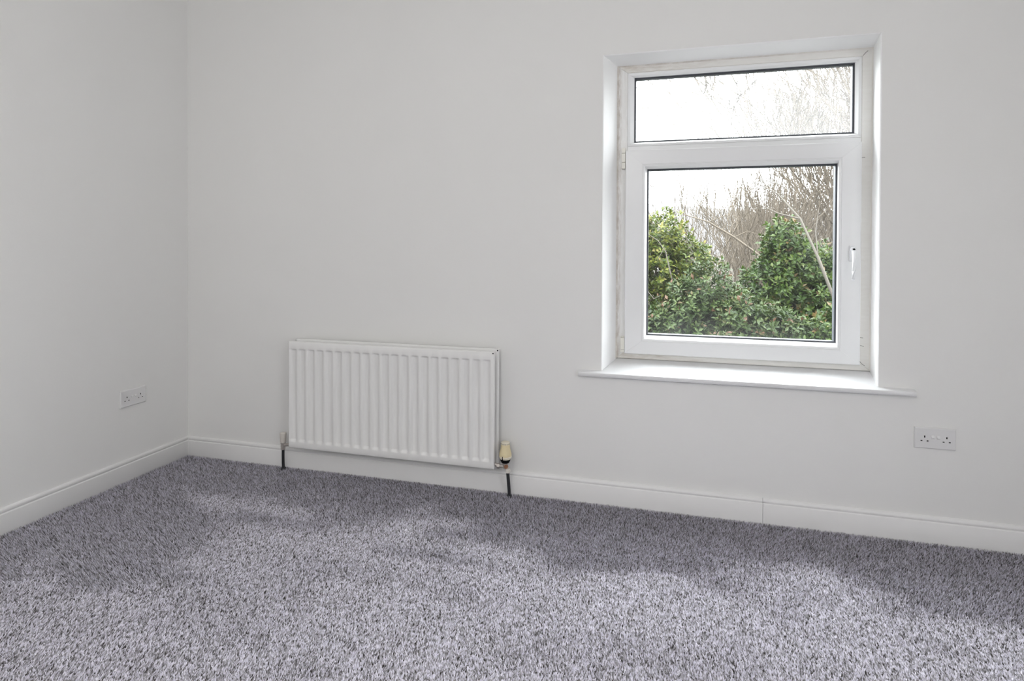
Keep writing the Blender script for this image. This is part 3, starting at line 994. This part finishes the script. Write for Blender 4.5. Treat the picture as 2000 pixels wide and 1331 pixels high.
shrub('laurel_shrub', 'tall mid-green laurel shrub on the right side of the lower pane', 'shrub',
      [(4.32, 6.4, 1.26, .30, .34, .36), (4.42, 6.4, 0.92, .44, .40, .42), (4.08, 6.3, 0.66, .38, .40, .40), (4.82, 6.5, 0.90, .36, .38, .40), (4.62, 6.3, 0.42, .50, .42, .42),
       (5.1, 6.4, 0.5, .45, .4, .5), (4.2, 6.3, 0.22, .45, .42, .42), (4.9, 6.2, 0.0, .5, .42, .45), (4.4, 6.3, -.5, .7, .5, .6), (4.7, 6.3, -1.4, .9, .5, .8)],
      5200, 0.080, M['leaf_green'], 33, 5)
shrub('mound_shrub', 'rounded green shrub with reddish tips low in the middle of the pane', 'shrub',
      [(3.68, 5.35, 0.30, .34, .36, .34), (3.92, 5.4, 0.12, .40, .38, .36), (3.60, 5.3, -0.05, .40, .40, .36), (4.25, 5.4, -0.02, .36, .36, .34), (3.85, 5.3, -0.25, .55, .42, .36),
       (3.8, 5.3, -1.0, .7, .45, .6), (3.8, 5.3, -1.8, .7, .45, .7)],
      3000, 0.074, M['leaf_dull'], 34, 4)
shrub('glossy_shrub', 'dark glossy shrub in the lower right corner of the pane', 'shrub',
      [(4.72, 5.2, 0.12, .32, .34, .36), (4.50, 5.2, -0.18, .36, .36, .32), (4.95, 5.3, -0.08, .40, .36, .40), (4.75, 5.2, -0.9, .7, .45, .7), (4.75, 5.2, -1.8, .7, .45, .7)],
      2000, 0.076, M['leaf_green'], 35, 3)

# pale dead branch crossing the ivy, long bare bough, leaning bare trunk in front of the laurel
b = tag(MB().tube([(2.55, 5.72, 1.05), (2.64, 5.70, 1.22), (2.67, 5.70, 1.10), (2.71, 5.70, 0.92), (2.76, 5.72, 0.72), (2.74, 5.75, 0.60)], [.004, .006, .009, .009, .007, .004], 6)
        .tube([(2.67, 5.70, 1.14), (2.55, 5.7, 1.32), (2.40, 5.75, 1.42)], [.007, .005, .003], 5).tube([(2.40, 5.6, 0.62), (2.50, 5.6, 0.50), (2.62, 5.6, 0.56)], [.006, .006, .003], 5)
        .build('dead_branch', M['paletwig'], smooth=60), 'pale dead branch hanging across the yellow-green ivy', 'branch')
b = tag(MB().tube([(2.95, 7.6, 1.80), (3.35, 7.5, 1.66), (3.75, 7.4, 1.40), (4.10, 7.3, 1.12), (4.45, 7.2, 0.75), (4.62, 7.1, 0.30), (4.66, 7.1, GZ)], [.008, .013, .017, .020, .026, .035, .05], 7)
        .tube([(3.35, 7.5, 1.66), (3.65, 7.5, 1.78), (3.95, 7.5, 1.72)], [.008, .006, .003], 5).tube([(3.75, 7.4, 1.40), (3.95, 7.4, 1.50), (4.2, 7.4, 1.42)], [.010, .007, .003], 5)
        .tube([(4.10, 7.3, 1.12), (3.95, 7.3, 1.24), (3.9, 7.3, 1.42)], [.009, .007, .003], 5)
        .build('bare_bough', M['twig'], smooth=60), 'long bare brown bough slanting down between the green shrubs', 'branch')
b = tag(MB().tube([(4.98, 5.75, -0.2), (4.83, 5.72, 0.50), (4.62, 5.75, 1.10), (4.42, 5.85, 1.62), (4.16, 6.0, 1.98), (3.8, 6.1, 2.2)], [.026, .022, .018, .014, .009, .004], 8)
        .tube([(5.02, 5.75, -0.2), (5.10, 5.8, -1.4), (5.12, 5.8, GZ)], [.026, .03, .035], 8)
        .tube([(4.62, 5.75, 1.10), (4.60, 5.8, 1.45), (4.66, 5.9, 1.75)], [.010, .007, .003], 6)
        .tube([(4.42, 5.85, 1.62), (4.15, 5.9, 1.70), (3.85, 5.95, 1.86)], [.012, .009, .003], 6)
        .build('leaning_trunk', M['paletwig'], smooth=60), 'thin pale bare trunk leaning left in front of the laurel', 'tree')

# tall bare trees behind on the right, fanning up past the transom
big = [((8.7, 13.0, GZ), (-0.26, -0.04, 1), 5.4, 0.11, 41, 'bare tree fanning up to the right edge of the panes, thickest trunk'),
       ((7.2, 11.6, GZ), (-0.20, 0.0, 1), 5.4, 0.08, 42, 'bare tree leaning left just behind the tall laurel'),
       ((9.5, 15.0, GZ), (-0.30, 0.0, 1), 5.2, 0.10, 43, 'bare tree furthest back on the right, boughs sweeping left')]
for base, d, ln, rd, sd, lab in big:
    t = Tree(sd)
    t.grow(Vector(base) - Vector((0, 0, 0.1)), Vector(d).normalized(), ln, rd, 0, 0.55, 0.05, 5, (8, 5, 4, 4, 2), 0.0115)
    t.build('bare_tree', lab, 'tree', base, M['bark'], M['twig'])

# thicket of leafless saplings between and behind the shrubs
sr = random.Random(50)
for k in range(14):
    y = 9.0 + 0.75 * k + sr.uniform(-0.3, 0.3)
    px = 0.085 + 0.0150 * (k * 5 % 14) + sr.uniform(-0.008, 0.008)      # spread across the gap
    base = (2.65 + px * (y + 2.7), y, float(slope_z(np.array([4.0]), np.array([y]))[0]))
    t = Tree(60 + k)
    hgt = 1.19 + 0.070 * (y + 2.7) - base[2]
    for j in range(3):
        t.grow(Vector(base) + Vector((sr.uniform(-.4, .4), sr.uniform(-.3, .3), -0.1)), Vector((sr.uniform(-.25, .15), sr.uniform(-.15, .15), 1)).normalized(),
               hgt * sr.uniform(0.62, 0.8), 0.030, 0, 0.5, 0.06, 3, (8, 4, 3), 0.0065)
    t.build('bare_sapling', 'slender brown leafless sapling in the thicket between the green shrubs', 'tree', base, M['bark'], M['twig'], 'leafless saplings in the thicket')

# the uncountable brown wood behind, on the slope
t = Tree(90)
wr = random.Random(91)
for k in range(92):
    y = wr.uniform(20, 50)
    f = wr.uniform(0.105, 0.36) if k < 40 else (wr.uniform(-0.25, 0.07) if k < 58 else wr.uniform(0.36, 0.8))
    x = 2.65 + f * (y + 2.7)
    z = float(slope_z(np.array([x]), np.array([y]))[0])
    top = 1.19 + (0.030 + 0.056 * min(1, max(0, (f - 0.05) / 0.09)) + wr.uniform(-0.02, 0.004)) * (y + 2.7)
    t.grow(Vector((x, y, z - 0.2)), Vector((wr.uniform(-.2, .2), wr.uniform(-.2, .2), 1)).normalized(), max(1.0, (top - z) * 0.72), 0.05, 0, 0.5, 0.08, 2, (11, 6), 0.014)
wood = MB()
wood.add(t.trunk.v, t.trunk.f)
wood.add(t.twigs.v, t.twigs.f)
tag(wood.build('woodland', M['twig']), 'brown leafless wood on the slope behind the shrubs', 'woodland', kind='stuff')
